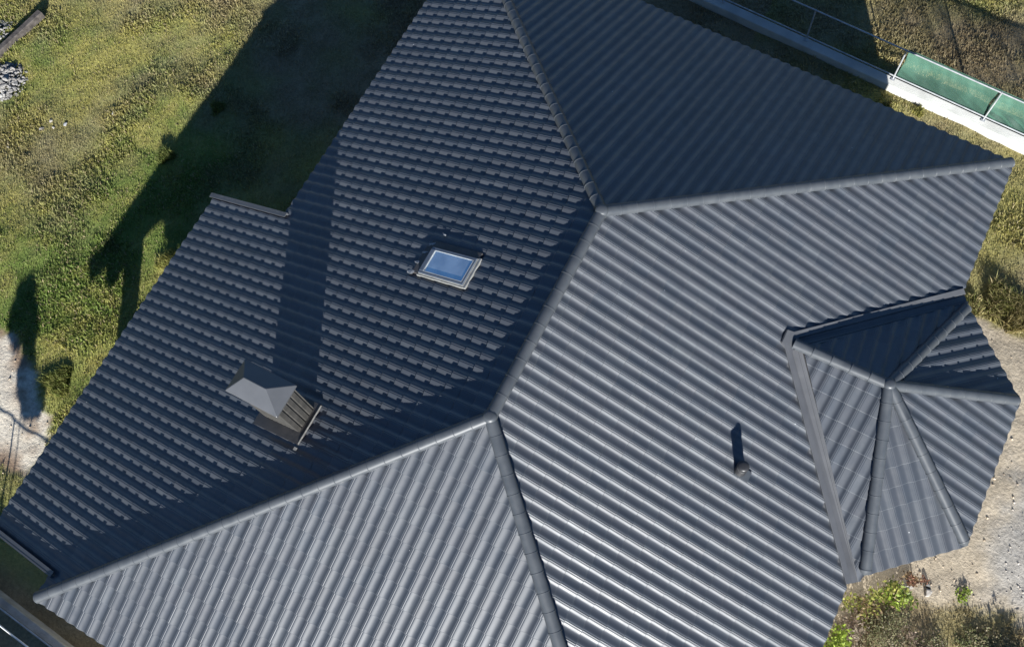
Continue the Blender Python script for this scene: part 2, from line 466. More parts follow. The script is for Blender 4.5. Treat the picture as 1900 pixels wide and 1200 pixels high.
R1 = Vector((0, 2.0, 2.71)); R2 = Vector((0, -2.0, 2.71))
nA = Vector((-0.390, 0, 0.9208)).normalized()
nC = Vector((0.407, 0, 0.9134)).normalized()
def onA(x, y): return Vector((x, y, 2.71 + x * 0.390 / 0.9208))
def onC(x, y): return Vector((x, y, 2.71 - x * 0.407 / 0.9134))
E_ = onC(6.29, 7.82); S_ = onC(6.31, -8.49)
W_ = onA(-6.42, -8.17); N_ = onA(-6.42, 8.62)

LANE, COURSE, AMP, TN = 0.23, 0.333, 0.0310, 0.020
TS = np.array([0, .022, .045, .07, .10, .14, .18, .22, .26, .30, .35, .42, .5, .60, .70, .78, .85, .90, .93, .955, .978])
def prof(t):
    tt = np.abs(((t + 0.5) % 1) - 0.5)
    w = t % 1                     # steep on the right of the roll, gentle on its left (looking down the slope)
    ph = np.where(w < 0.41, 0.5 * w / 0.41, 0.5 + 0.5 * (w - 0.41) / 0.59)
    p = (1 + np.cos(2 * np.pi * ph)) / 2
    p = p - 0.20 * np.exp(-((tt - 0.058) / 0.022) ** 2)
    return p

def tile_slope(name, poly, anchor, udir, vdir, veave, lane0=0.0, hole=None, lbl=None, gap=0.0):
    """poly: world points on the plane; v grows down the slope; course noses line up with veave"""
    u = Vector(udir).normalized(); v = Vector(vdir).normalized(); n = u.cross(v)
    if n.z < 0: u = -u; n = -n
    an = Vector(anchor)
    to2 = lambda p: ((Vector(p) - an).dot(u), (Vector(p) - an).dot(v))
    Q = np.array([to2(p) for p in poly])
    Hq = np.array([to2(p) for p in hole]) if hole else None
    u0, v0 = Q.min(0); u1, v1 = Q.max(0)
    k0 = math.floor((u0 - lane0) / LANE) - 1; k1 = math.ceil((u1 - lane0) / LANE) + 1
    lanes = np.arange(k0, k1)
    tu = (lanes[:, None] + TS[None]).ravel() * LANE + lane0
    tt = np.tile(TS, len(lanes)); ln = np.repeat(lanes - k0, len(TS))
    pf = prof(tt) * AMP
    fade = np.sin(np.pi * tt) ** 0.5 * 0.9 + 0.1
    j0 = math.ceil((v0 - veave) / COURSE) - 1
    VV, FF, RR = [], [], []
    base = 0; nu = len(tu)
    js = [j for j in range(j0, 60) if veave + j * COURSE < v1 - 1e-3]
    for j in js:
        va, vb = veave + j * COURSE, veave + (j + 1) * COURSE
        rn = rng.random(len(lanes) + 1)
        jh = ((rng.random(len(lanes) + 1) - 0.5) * 0.006)[ln] * fade
        jv = ((rng.random(len(lanes) + 1) - 0.5) * 0.010)[ln] * fade
        tn = TN + 0 * pf
        e0, e1 = -0.0045, 0.0045             # the roll wanders sideways a little along each tile
        rows = [((va + 0.003 + gap if gap else va - 0.02) + 0 * jv, pf + jh * 0.2, e0), (vb - 0.009 + jv, pf + tn + jh, e1)]
        nose = [(vb - 0.009 + jv, pf + tn + jh, e1), (vb + jv, pf + tn + jh - 0.007, e1)]
        drop = [(vb + jv, pf + tn + jh - 0.007, e1), (vb + 0.002 + jv, pf - 0.006 - gap, e1)]
        if gap: drop += [(vb + 0.002 + gap, pf - 0.008 - gap, e0), (vb + 0.003 + gap, pf + 0.001, e0)]
        for blk in (rows, nose, drop):
            m = len(blk)
            for vv, hh, ee in blk:
                VV.append(np.c_[tu + ee, np.broadcast_to(vv, nu), hh])
            i, r = np.meshgrid(np.arange(nu - 1), np.arange(m - 1))
            a = (base + r * nu + i).ravel()
            FF.append(np.c_[a, a + 1, a + nu + 1, a + nu])
            RR.append(rn[ln[i.ravel()]])
            base += m * nu
    V = np.vstack(VV); F = np.vstack(FF); R = np.concatenate(RR)
    cen = V[F].mean(1)[:, :2]
    k = poly_sd(cen, Q) < 0.30
    if Hq is not None: k &= poly_sd(cen, Hq) > -0.30
    F, R = F[k], R[k]
    used = np.unique(F); mp = np.full(len(V), -1); mp[used] = np.arange(len(used)); V = V[used]; F = mp[F]
    me = bpy.data.meshes.new(name)
    me.vertices.add(len(V)); me.vertices.foreach_set("co", V.astype(np.float32).ravel())
    me.loops.add(F.size); me.loops.foreach_set("vertex_index", F.astype(np.int32).ravel())
    me.polygons.add(len(F)); me.polygons.foreach_set("loop_start", np.arange(0, F.size, 4, dtype=np.int32))
    me.update(calc_edges=True)
    at = me.attributes.new("rnd", 'FLOAT', 'FACE'); at.data.foreach_set("value", R.astype(np.float32))
    bm = bmesh.new(); bm.from_mesh(me)
    edges = [(Q[i], Q[(i + 1) % len(Q)]) for i in range(len(Q))]
    if Hq is not None: edges += [(Hq[i], Hq[(i + 1) % len(Hq)]) for i in range(len(Hq))]
    for a, b in edges:
        e = b - a
        no = Vector((e[1], -e[0], 0)).normalized()
        bmesh.ops.bisect_plane(bm, geom=bm.verts[:] + bm.edges[:] + bm.faces[:], dist=1e-5, plane_co=(a[0], a[1], 0), plane_no=no)
    bm.faces.ensure_lookup_table()
    cen = np.array([f.calc_center_median()[:2] for f in bm.faces])
    bad = poly_sd(cen, Q) > 0
    if Hq is not None: bad |= poly_sd(cen, Hq) < 0
    bmesh.ops.delete(bm, geom=[f for f, q in zip(bm.faces[:], bad) if q], context='FACES')
    bm.to_mesh(me); bm.free()
    me.polygons.foreach_set("use_smooth", np.ones(len(me.polygons), bool))
    me.materials.append(M_tile)
    o = bpy.data.objects.new(name, me)
    C.objects.link(o)
    o.matrix_world = Matrix(((u.x, v.x, n.x, an.x), (u.y, v.y, n.y, an.y), (u.z, v.z, n.z, an.z), (0, 0, 0, 1)))
    o.parent = house; o.location = o.location + HOFF
    if lbl: o["label"] = lbl
    return o

def down(n):                      # steepest descent on a plane
    n = Vector(n); d = Vector((n.x, n.y, 0)).normalized()
    v = (d - n * d.dot(n)).normalized()
    return v if v.z < 0 else -v
def pn(a, b, c):
    n = (b - a).cross(c - a).normalized()
    return n if n.z > 0 else -n
nB = pn(R2, W_, S_); nD = pn(R1, N_, E_)

# bay roof corners
BT = Vector((3.83, 1.90, 1.03)); BA = Vector((5.52, 1.90, 1.05))
P1 = Vector((6.47, 4.50, -0.11)); P2 = Vector((7.87, 3.13, -0.11)); P3 = Vector((7.85, 0.22, -0.11)); P4 = Vector((6.50, -1.03, -0.11))
V1 = onC(6.36, 4.68); V2 = onC(6.37, -1.24)
def lerp(a, b, t): return a + (b - a) * t
# hole in the east slope, pushed a little beyond the valley lines
def push(p, d): return p + Vector(d)
wv1 = (V1 - BT).normalized(); wv2 = (V2 - BT).normalized()
o1 = Vector((-wv1.y, wv1.x, 0)) * 0.142; o1 = onC(0, 0) * 0 + o1
o2 = Vector((wv2.y, -wv2.x, 0)) * 0.142
def flatC(p): return onC(p.x, p.y)
tipC = flatC(BT + Vector((-0.22, 0.02, 0)))
HOLE_C = [tipC, flatC(V1 + o1 + wv1 * 0.6), flatC(Vector((9, 1.7, 0))), flatC(V2 + o2 + wv2 * 0.6)]

vA = down(nA); vC = down(nC); vB = down(nB); vD = down(nD)
def slope_v(p, anchor, v): return (p - anchor).dot(v)
XW0, XW1 = onA(-8.53, -7.66), onA(-8.68, 0.42)
tile_slope("roof_slope", [R1, R2, W_, onA(-6.42, -7.66), XW0, XW1, onA(-6.47, 0.42), N_], R2, (0, 1, 0), vA, slope_v(XW1, R2, vA) - 0.02, 0.03, gap=0.007,
           lbl="west slope carrying the chimney and the roof window")
tile_slope("roof_slope", [R1, E_, S_, R2], R2, (0, 1, 0), vC, slope_v(E_, R2, vC), 0.07, hole=HOLE_C, lbl="east slope with the vent pipe and the small bay roof")
uB = nB.cross(vB); tile_slope("roof_slope", [R2, S_, W_], R2, uB, vB, slope_v(W_, R2, vB), 0.05, lbl="south hip slope, brightly sunlit")
uD = nD.cross(vD); tile_slope("roof_slope", [R1, N_, E_], R1, uD, vD, slope_v(E_, R1, vD), 0.02, gap=0.007, lbl="north hip slope, fully shaded")

# bay roof slopes
nR = pn(BT, BA, P1); nL = pn(BT, BA, P4)
n1 = pn(BA, P1, P2); n2 = pn(BA, P2, P3); n3 = pn(BA, P3, P4)
def on_plane_xy(p0, n, x, y): return Vector((x, y, p0.z - (n.x * (x - p0.x) + n.y * (y - p0.y)) / n.z))
def inset(a, b, side, d):        # shift the line a-b sideways in plan
    w = Vector((b.x - a.x, b.y - a.y, 0)).normalized(); s = Vector((-w.y, w.x, 0)) * d * side
    return a + s, b + s
a1, b1 = inset(BT, V1, -1, 0.122); a2, b2 = inset(BT, V2, 1, 0.122)
def bay(poly, n, name="bay_roof_slope"):
    v = down(n); u = n.cross(v)
    an = poly[0]
    ve = max((p - an).dot(v) for p in poly)
    return tile_slope(name, poly, an, u, v, ve, 0.03)
def xy(p, p0, n): return on_plane_xy(p0, n, p.x, p.y)
def ridge_hit(a, b):             # where the tile edge beside the valley meets the bay ridge
    t = (BT.y - a.y) / (b.y - a.y); return Vector((a.x + (b.x - a.x) * t, BT.y, BT.z))
kR = xy(ridge_hit(a1, b1), BT, nR); kL = xy(ridge_hit(a2, b2), BT, nL)
bay([BA, kR, xy(b1, BT, nR), P1], nR)
bay([BA, P4, xy(b2, BT, nL), kL], nL)
bay([BA, P1, P2], n1); bay([BA, P2, P3], n2); bay([BA, P3, P4], n3)

# boarding under the tiles, soffits, fascias, walls
def deck(poly, n, t0=-0.014, t1=-0.10):
    bm = bmesh.new(); add_prism(bm, poly, Vector(n) * t1, Vector(n) * t0); return bm
def inpoly(poly, d):
    c = sum(poly, Vector()) / len(poly)
    return [p + (c - p).normalized() * d for p in poly]
for pl, n in (([R1, R2, W_, N_], nA), ([R1, E_, S_, R2], nC), ([R2, S_, W_], nB), ([R1, N_, E_], nD)):
    hp(obj("roof_deck", deck(inpoly(pl, 0.04), n), M_deck))
hp(obj("canopy_deck", deck([onA(-6.40, -7.62), XW0 + Vector((0.04, 0.04, 0)), XW1 + Vector((0.04, -0.04, 0)), onA(-6.42, 0.38)], nA, -0.014, -0.12), M_soffit))
for pl, n in (([BA, BT, V1, P1], nR), ([BA, P4, V2, BT], nL), ([BA, P1, P2], n1), ([BA, P2, P3], n2), ([BA, P3, P4], n3)):
    pl = [xy(p, BA, n) for p in pl]
    hp(obj("bay_roof_deck", deck(inpoly(pl, 0.03), n, -0.016, -0.08), M_deck))

def wall_ring(pts, z0, z1, th=0.3):
    bm = bmesh.new()
    n = len(pts)
    for i in range(n):
        a, b = Vector(pts[i]), Vector(pts[(i + 1) % n])
        d = (b - a).normalized(); nn = Vector((-d.y, d.x))
        a2_ = a + d * (th if i % 2 else 0.0)
        b2_ = b - d * (th if i % 2 else 0.0)
        q = [a2_, b2_, b2_ + nn * th, a2_ + nn * th]
        v0 = [bm.verts.new((p.x, p.y, z0)) for p in q]; v1_ = [bm.verts.new((p.x, p.y, z1)) for p in q]
        bm.faces.new(v1_); bm.faces.new(v0[::-1])
        for k in range(4):
            bm.faces.new([v0[k], v0[(k + 1) % 4], v1_[(k + 1) % 4], v1_[k]])
    bmesh.ops.recalc_face_normals(bm, faces=bm.faces)
    return bm
hp(obj("wall", wall_ring([(-5.85, -7.55), (5.72, -7.85), (5.72, 7.25), (-5.85, 8.0)], GZ - 0.2, -0.10), M_render))
hp(obj("bay_wall", wall_ring([(5.73, -0.55), (7.35, 0.55), (7.35, 2.85), (5.73, 4.1)][0:4], GZ - 0.2, -0.24), M_render))
def flat(pts, z0, z1, mat, name):
    bm = bmesh.new(); add_prism(bm, [Vector((p[0], p[1], 0)) for p in pts], (0, 0, z0), (0, 0, z1)); return hp(obj(name, bm, mat))
flat([(-6.30, -8.05), (6.18, -8.36), (6.16, 7.72), (-6.30, 8.48)], -0.26, -0.20, M_soffit, "soffit")
flat([(6.20, -1.0), (6.48, -0.95), (7.77, 0.25), (7.79, 3.1), (6.47, 4.40), (6.20, 4.5)], -0.30, -0.24, M_soffit, "bay_soffit")
def strip_between(a, b, up, side, w, h, bm=None):
    """bar from a to b: section w along side, h along up"""
    bm = bm or bmesh.new(); a = Vector(a); b = Vector(b); s = Vector(side).normalized() * w; u = Vector(up).normalized() * h
    q = [a, a + s, a + s + u, a + u]; r = [b, b + s, b + s + u, b + u]
    va = [bm.verts.new(p) for p in q]; vb = [bm.verts.new(p) for p in r]
    bm.faces.new(va); bm.faces.new(vb)
    for k in range(4): bm.faces.new([va[k], va[(k + 1) % 4], vb[(k + 1) % 4], vb[k]])
    bmesh.ops.recalc_face_normals(bm, faces=bm.faces)
    return bm
zd = Vector((0, 0, 1))
for a, b in ((W_, S_), (S_, E_), (E_, N_), (N_, onA(-6.42, 0.46))):
    c = Vector((0, 0, 0)); d = (b - a).normalized(); inn = Vector((-d.y, d.x, 0))
    hp(obj("fascia", strip_between(a + inn * 0.10 - zd * 0.20 + d * 0.12, b + inn * 0.10 - zd * 0.20 - d * 0.12, zd, inn, 0.03, 0.15), M_metal))
for a, b in ((P4, P3), (P3, P2), (P2, P1)):
    d = (b - a).normalized(); inn = Vector((-d.y, d.x, 0))
    hp(obj("fascia", strip_between(a + inn * 0.06 - zd * 0.24 + d * 0.05, b + inn * 0.06 - zd * 0.24 - d * 0.05, zd, inn, 0.03, 0.17), M_metal))
# canopy posts and beam
for px, py in ((-8.05, -6.45), (-8.15, -0.30)):
    bm = bmesh.new(); z1 = onA(px, py).z - 0.40
    add_box(bm, (px - .16, py - .16, GZ - .1), (px + .16, py + .16, z1))
    bmesh.ops.bevel(bm, geom=bm.edges[:], offset=0.012, segments=1, affect='EDGES')
    hp(obj("canopy_post", bm, M_render))
bm = bmesh.new(); zb = onA(-8.1, 0).z
add_box(bm, (-8.2, -7.45, zb - .42), (-8.0, 0.25, zb - .17)); hp(obj("canopy_beam", bm, M_soffit))

# ridge and hip caps
def caps(name, lo, hi, nsum, r=0.105, seg=0.317, lift=0.044, tip=True, mat=M_cap, lbl=None):
    lo, hi = Vector(lo), Vector(hi)
    d = (hi - lo).normalized()
    if tip: lo = lo + d * 0.11
    L = (hi - lo).length
    up = Vector(nsum); up = (up - d * up.dot(d)).normalized(); s = up.cross(d)
    bm = bmesh.new(); A = [math.radians(x) for x in range(-108, 109, 12)]
    def ring(x, rr, dz=0.0, sx=1.0):
        return [bm.verts.new(lo + d * x + up * (lift + dz + rr * 0.86 * math.cos(a)) + s * (rr * sx * math.sin(a))) for a in A]
    def skin(p, q):
        for k in range(len(A) - 1): bm.faces.new([p[k], p[k + 1], q[k + 1], q[k]])
    n = max(1, round(L / seg)); st = L / n
    for i in range(n):
        x0 = i * st; x1 = (i + 1) * st + 0.04
        j = random.uniform(-0.004, 0.004)
        rr = r * random.uniform(0.985, 1.015)
        g = [ring(x0 + j, rr * 1.0, -0.012), ring(x0 + j, rr * 1.07), ring(x0 + j + 0.014, rr * 1.075), ring(x0 + j + 0.020, rr * 1.025), ring(x1, rr * 0.97)]
        skin(g[0], g[1]);
        # separate ring copies keep the collar crisp
        skin(g[1], g[2]); skin(g[2], g[3]); skin(g[3], g[4])
    if tip:
        a = ring(0.01, r * 1.0); b = ring(-0.05, r * 0.8, -0.02); c = ring(-0.10, r * 0.2, -0.02)
        skin(c, b); skin(b, a); bm.faces.new(c)
    bmesh.ops.recalc_face_normals(bm, faces=bm.faces)
    o = obj(name, bm, mat, smooth=True)
    me = o.data
    # sharp edges where the angle is steep
    bm = bmesh.new(); bm.from_mesh(me)
    for e in bm.edges:
        if len(e.link_faces) == 2 and e.calc_face_angle() > 0.6: e.smooth = False
    bm.to_mesh(me); bm.free()
    if lbl: o["label"] = lbl
    return hp(o)
caps("ridge_cap", R2 + Vector((0, 0.05, 0)), R1, nA + nC, tip=False)
caps("hip_cap", E_, R1, nC + nD); caps("hip_cap", W_, R2, nA + nB)
caps("hip_cap", S_, R2, nB + nC); caps("hip_cap", N_, R1, nA + nD)
caps("bay_ridge_cap", BT + Vector((-0.02, 0, 0.0)), BA, nR + nL, r=0.098, lift=0.04, tip=False)
for p, n in ((P1, nR + n1), (P2, n1 + n2), (P3, n2 + n3), (P4, n3 + nL)):
    caps("bay_hip_cap", p, BA, n, r=0.100, lift=0.04)
def hub(p, r, name):
    bm = bmesh.new()
    add_lathe(bm, [(r, -0.06), (r * 1.02, 0.05), (r * .97, .097), (r * .82, .128), (r * .5, .142), (r * .1, .147)], 20, Matrix.Translation(p))
    return hp(obj(name, bm, M_cap, smooth=True))
hub(R1, 0.118, "ridge_junction_cap"); hub(R2, 0.118, "ridge_junction_cap"); hub(BA, 0.108, "bay_apex_cap")

# valley sheets between the main slope and the bay roof
def valley(a, b, nbay, sgn):
    w = Vector((b.x - a.x, b.y - a.y, 0)).normalized(); s = Vector((-w.y, w.x, 0)) * sgn    # s: away from the bay
    bm = bmesh.new()
    def at(p, k): 
        q = p + s * k
        return onC(q.x, q.y) if k >= 0 else on_plane_xy(BT, nbay, q.x, q.y)
    prof_ = [(0.17, 0.008), (0.136, 0.010), (0.132, 0.070), (0.126, 0.076), (0.028, 0.072), (0.020, 0.068), (0.012, 0.012), (0.0, 0.012), (-0.100, 0.012), (-0.106, 0.024), (-0.122, 0.024), (-0.128, 0.01), (-0.17, 0.008)]
    rows = []
    for p in (a, b):
        rows.append([bm.verts.new(at(p, k) + Vector((0, 0, z))) for k, z in prof_])
    for k in range(len(prof_) - 1):
        bm.faces.new([rows[0][k], rows[1][k], rows[1][k + 1], rows[0][k + 1]])
    bmesh.ops.recalc_face_normals(bm, faces=bm.faces)
    bm.faces.ensure_lookup_table()
    if bm.faces[0].normal.z < 0: bmesh.ops.reverse_faces(bm, faces=bm.faces)
    o = obj("valley_gutter", bm, M_metal)
    md = o.modifiers.new("thickness", 'SOLIDIFY'); md.thickness = 0.003; md.offset = -1
    return hp(o)
valley(BT + Vector((-0.10, 0.0, 0)), V1, nR, 1)
valley(BT + Vector((-0.10, 0.0, 0)), V2, nL, -1)

bm = bmesh.new()
add_prism(bm, [onC(3.575, 1.78), onC(3.80, 1.68), onC(3.86, 1.90), onC(3.80, 2.12), onC(3.575, 2.06)], nC * 0.02, nC * 0.070)
bmesh.ops.bevel(bm, geom=bm.edges[:], offset=0.012, segments=2, affect='EDGES')
hp(obj("valley_saddle", bm, M_metal))
# verge boards of the canopy
for a, b, sd in ((onA(-6.36, 0.43), onA(-8.74, 0.43), 1), (onA(-6.30, -7.67), onA(-8.59, -7.67), -1)):
    bm = strip_between(a - nA * 0.16, b - nA * 0.16, nA, (0, sd, 0), 0.03, 0.245)
    strip_between(a + nA * 0.070 - Vector((0, sd * 0.075, 0)), b + nA * 0.070 - Vector((0, sd * 0.075, 0)), nA, (0, sd, 0), 0.072, 0.012, bm)
    hp(obj("verge_board", bm, M_metal))

# ------------------------------------------------------------------ roof window
def build_skylight():
    y0, y1 = -0.02, 0.56
    xlo, xhi = -2.645, -1.650
    o3 = onA(xhi, y0); u = Vector((0, 1, 0)); v = vA; n = nA
    L = (onA(xlo, y0) - o3).length; Wd = y1 - y0
    M = Matrix(((u.x, v.x, n.x, o3.x), (u.y, v.y, n.y, o3.y), (u.z, v.z, n.z, o3.z), (0, 0, 0, 1)))
    def part(name, boxes, mat, parent, bev=0.004):
        bm = bmesh.new()
        for lo, hi in boxes: add_box(bm, lo, hi, M)
        bmesh.ops.recalc_face_normals(bm, faces=bm.faces)
        if bev: bmesh.ops.bevel(bm, geom=bm.edges[:], offset=bev, segments=1, affect='EDGES')
        o = obj(name, bm, mat)
        if parent is None: return hp(o)
        o.parent = parent; return o
    f = part("skylight", [((0.0, 0.0, -0.02), (0.03, L, 0.075)), ((Wd - .03, 0, -0.02), (Wd, L, 0.075)), ((0.03, 0, -0.02), (Wd - .03, .03, 0.075)), ((0.03, L - .03, -0.02), (Wd - .03, L, 0.075))], M_beige, None)
    f["label"] = "roof window with beige sides and blue glass"
    part("sash", [((0.012, 0.012, 0.0755), (0.058, L - .012, 0.100)), ((Wd - .058, 0.012, 0.0755), (Wd - .012, L - .012, 0.100)),
                  ((0.059, 0.012, 0.0755), (Wd - .059, .058, 0.100)), ((0.059, L - .10, 0.0755), (Wd - .059, L - .012, 0.106))], M_sash, f)
    part("pane", [((0.054, 0.054, 0.070), (Wd - .054, L - .096, 0.088))], M_glass, f, 0)
    part("glazing_bead", [((0.059, 0.059, 0.0885), (0.072, L - .102, 0.1015)), ((Wd - .072, 0.059, 0.0885), (Wd - .059, L - .102, 0.1015)),
                          ((0.072, 0.059, 0.0885), (Wd - .072, 0.072, 0.1015)), ((0.072, L - .116, 0.0885), (Wd - .072, L - .102, 0.1045))], M_bead, f, 0.002)
    part("flashing", [((Wd + .001, 0.0, -0.01), (Wd + .13, L + .1, 0.062)), ((0.0, L + .001, -0.01), (Wd, L + .16, 0.062))], M_lead, f, 0.006)
    part("apron", [((-0.030, -0.055, -0.01), (Wd + .02, -0.001, 0.068)), ((-0.030, 0.0, -0.01), (-0.001, L + .03, 0.062))], M_beige, f, 0.006)
    # window's reflected light on the tiles, imitated by thin pale sheets at its lower left
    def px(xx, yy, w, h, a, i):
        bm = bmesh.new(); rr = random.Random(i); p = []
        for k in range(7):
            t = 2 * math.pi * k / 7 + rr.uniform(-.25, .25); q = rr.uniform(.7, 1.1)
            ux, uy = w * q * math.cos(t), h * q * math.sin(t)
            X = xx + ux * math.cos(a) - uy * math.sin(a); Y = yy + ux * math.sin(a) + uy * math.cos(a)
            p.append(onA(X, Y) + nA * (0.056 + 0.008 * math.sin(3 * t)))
        add_prism(bm, p, nA * 0, nA * 0.004); o = obj("glint_patch", bm, M_glint); o.parent = f
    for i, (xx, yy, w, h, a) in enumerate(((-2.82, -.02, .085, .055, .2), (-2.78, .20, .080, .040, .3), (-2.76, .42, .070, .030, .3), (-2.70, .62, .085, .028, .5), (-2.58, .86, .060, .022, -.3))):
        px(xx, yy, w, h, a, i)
build_skylight()

# ------------------------------------------------------------------ chimney
def build_chimney():
    x0, x1, y0, y1 = -3.98, -3.12, -3.47, -2.99
    pts = []
    def side(a, b, nrib, out):
        a, b = Vector((*a, 0)), Vector((*b, 0)); o_ = Vector((*out, 0))
        for k in range(nrib):
            t0 = k / nrib
            for f_, dd in ((0.0, 0.0), (0.66, 0.0), (0.74, -0.012), (0.92, -0.012)):
                pts.append(a + (b - a) * (t0 + f_ / nrib) + o_ * dd)
    side((x0, y0), (x1, y0), 8, (0, -1)); side((x1, y0), (x1, y1), 4, (1, 0)); side((x1, y1), (x0, y1), 8, (0, 1)); side((x0, y1), (x0, y0), 4, (-1, 0))
    bm = bmesh.new(); add_prism(bm, pts, (0, 0, 0.55), (0, 0, 2.775))
    ch = hp(obj("chimney", bm, M_clad))
    ch["label"] = "rectangular chimney in brown grey ribbed cladding"
    # cap: a hipped sheet metal lid with a turned down edge
    X0, X1, Y0, Y1, Z = -4.055, -3.045, -3.54, -2.945, 2.80
    bm = bmesh.new()
    c = [bm.verts.new(p) for p in ((X0, Y0, Z), (X1, Y0, Z), (X1, Y1, Z), (X0, Y1, Z))]
    lw = [bm.verts.new(p) for p in ((X0, Y0, Z - .05), (X1, Y0, Z - .05), (X1, Y1, Z - .05), (X0, Y1, Z - .05))]
    ra, rb = bm.verts.new((-3.80, -3.245, 3.0)), bm.verts.new((-3.38, -3.245, 3.0))
    bm.faces.new([c[0], c[1], rb, ra]); bm.faces.new([c[1], c[2], rb]); bm.faces.new([c[2], c[3], ra, rb]); bm.faces.new([c[3], c[0], ra])
    for k in range(4): bm.faces.new([c[k], lw[k], lw[(k + 1) % 4], c[(k + 1) % 4]])
    bm.faces.new(lw)
    bmesh.ops.recalc_face_normals(bm, faces=bm.faces)
    bmesh.ops.bevel(bm, geom=[e for e in bm.edges], offset=0.006, segments=1, affect='EDGES')
    o = obj("chimney_cap", bm, M_metal_light); o.parent = ch
    # flashing apron round the foot, lying on the tiles
    bm = bmesh.new()
    def sheet(xa, xb, ya, yb, t=0.062):
        q = [onA(xa, ya), onA(xb, ya), onA(xb, yb), onA(xa, yb)]
        add_prism(bm, q, nA * 0.0, nA * t)
    sheet(-4.12, -2.99, -3.67, -3.471); sheet(-3.119, -2.99, -3.470, -2.88); sheet(-4.12, -3.120, -2.989, -2.88); sheet(-4.12, -3.981, -3.470, -2.990)
    o = obj("flashing", bm, M_lead); o.parent = ch
    bm = bmesh.new()
    strip_between(onA(-2.985, -3.66) + nA * 0.058, onA(-2.985, -2.90) + nA * 0.058, nA, (1, 0, 0), 0.010, 0.022, bm)
    add_box(bm, (-3.05, -3.775, onA(-3.06, 0).z + .045), (-2.99, -3.722, onA(-3.06, 0).z + .070))
    o = obj("flashing_strip", bm, M_bright_edge); o.parent = ch
build_chimney()

# ------------------------------------------------------------------ vent pipe
def build_vent():
    b = onC(3.86, -0.60)
    bm = bmesh.new()
    Mv = Matrix.Translation(b)
    add_lathe(bm, [(0.100, -0.12), (0.100, 0.10), (0.093, 0.13), (0.092, 0.34)], 28, Mv)
    v = hp(obj("vent_pipe", bm, M_vent, smooth=True))
    bm = bmesh.new()
    add_lathe(bm, [(0.090, 0.33), (0.097, 0.335), (0.098, 0.36), (0.098, 0.415), (0.092, 0.438), (0.074, 0.451), (0.035, 0.457), (0.006, 0.458)], 28, Mv)
    o = obj("vent_cap", bm, M_vent, smooth=True); o.parent = v
    bm = bmesh.new()
    q = [onC(3.76, -0.715), onC(4.03, -0.715), onC(4.03, -0.505), onC(3.76, -0.505)]
    add_prism(bm, q, nC * 0.01, nC * 0.060)
    bmesh.ops.bevel(bm, geom=bm.edges[:], offset=0.012, segments=2, affect='EDGES')
    o = obj("vent_base", bm, M_cap); o.parent = v
build_vent()

# ------------------------------------------------------------------ north wall, railing, net
ZT = -3.10
bm = bmesh.new()
xs_ = np.linspace(-9, 13, 45)
def wall_mesh(xs, yf, z0, z1, th, slope=0.0):
    bm = bmesh.new(); prev = None
    for x in xs:
        j = random.uniform(-0.006, 0.006)
        q = [bm.verts.new(p) for p in ((x, yf(x) - th + j, z0), (x, yf(x) - th + j, z1 - 0.012), (x, yf(x) - th + 0.012 + j, z1 + 0.008), (x, yf(x) - 0.012, z1 + slope + j * .5), (x, yf(x), z1 + slope - 0.012), (x, yf(x), z0))]
        if prev:
            for k in range(5): bm.faces.new([prev[k], q[k], q[k + 1], prev[k + 1]])
        else: bm.faces.new(q)
        prev = q
    bm.faces.new(prev[::-1])
    bmesh.ops.recalc_face_normals(bm, faces=bm.faces)
    return bm
w = obj("concrete_wall", wall_mesh(xs_, wy, GZ - 0.3, ZT - 0.055, 0.21, 0.060), M_conc)
tag(w, "long low pale concrete wall carrying the railing with green netting", "wall")

def railing(name, loc, posts, yf, zt, h, mat, label, r=0.020, low=0.13, dy=-0.055):
    root = empty(name, loc); tag(root, label, "railing")
    L = Vector(loc)
    for x in posts:
        bm = bmesh.new(); p = Vector((x, yf(x) + dy, zt))
        add_tube(bm, [p - L, p + Vector((0, 0, h)) - L], r, 10)
        add_box(bm, tuple(p - L + Vector((-.05, -.05, 0.0))), tuple(p - L + Vector((.05, .05, 0.012))))
        obj("post", bm, mat, root, smooth=False)
    xa, xb = posts[0], posts[-1]
    for hh in (low, h - 0.02):
        bm = bmesh.new()
        add_tube(bm, [Vector((xa, yf(xa) + dy, zt + hh)) - L, Vector((xb, yf(xb) + dy, zt + hh)) - L], r * 0.9, 10)
        obj("rail", bm, mat, root)
    return root
postx = [-5.7, -3.4, -1.10, 1.25, 3.57, 5.86, 8.2, 10.5]
railing("metal_railing", (postx[0], wy(postx[0]) - 0.055, ZT), postx, wy, ZT, 1.13, M_galv, "grey tubular railing with posts and two rails on the north wall")

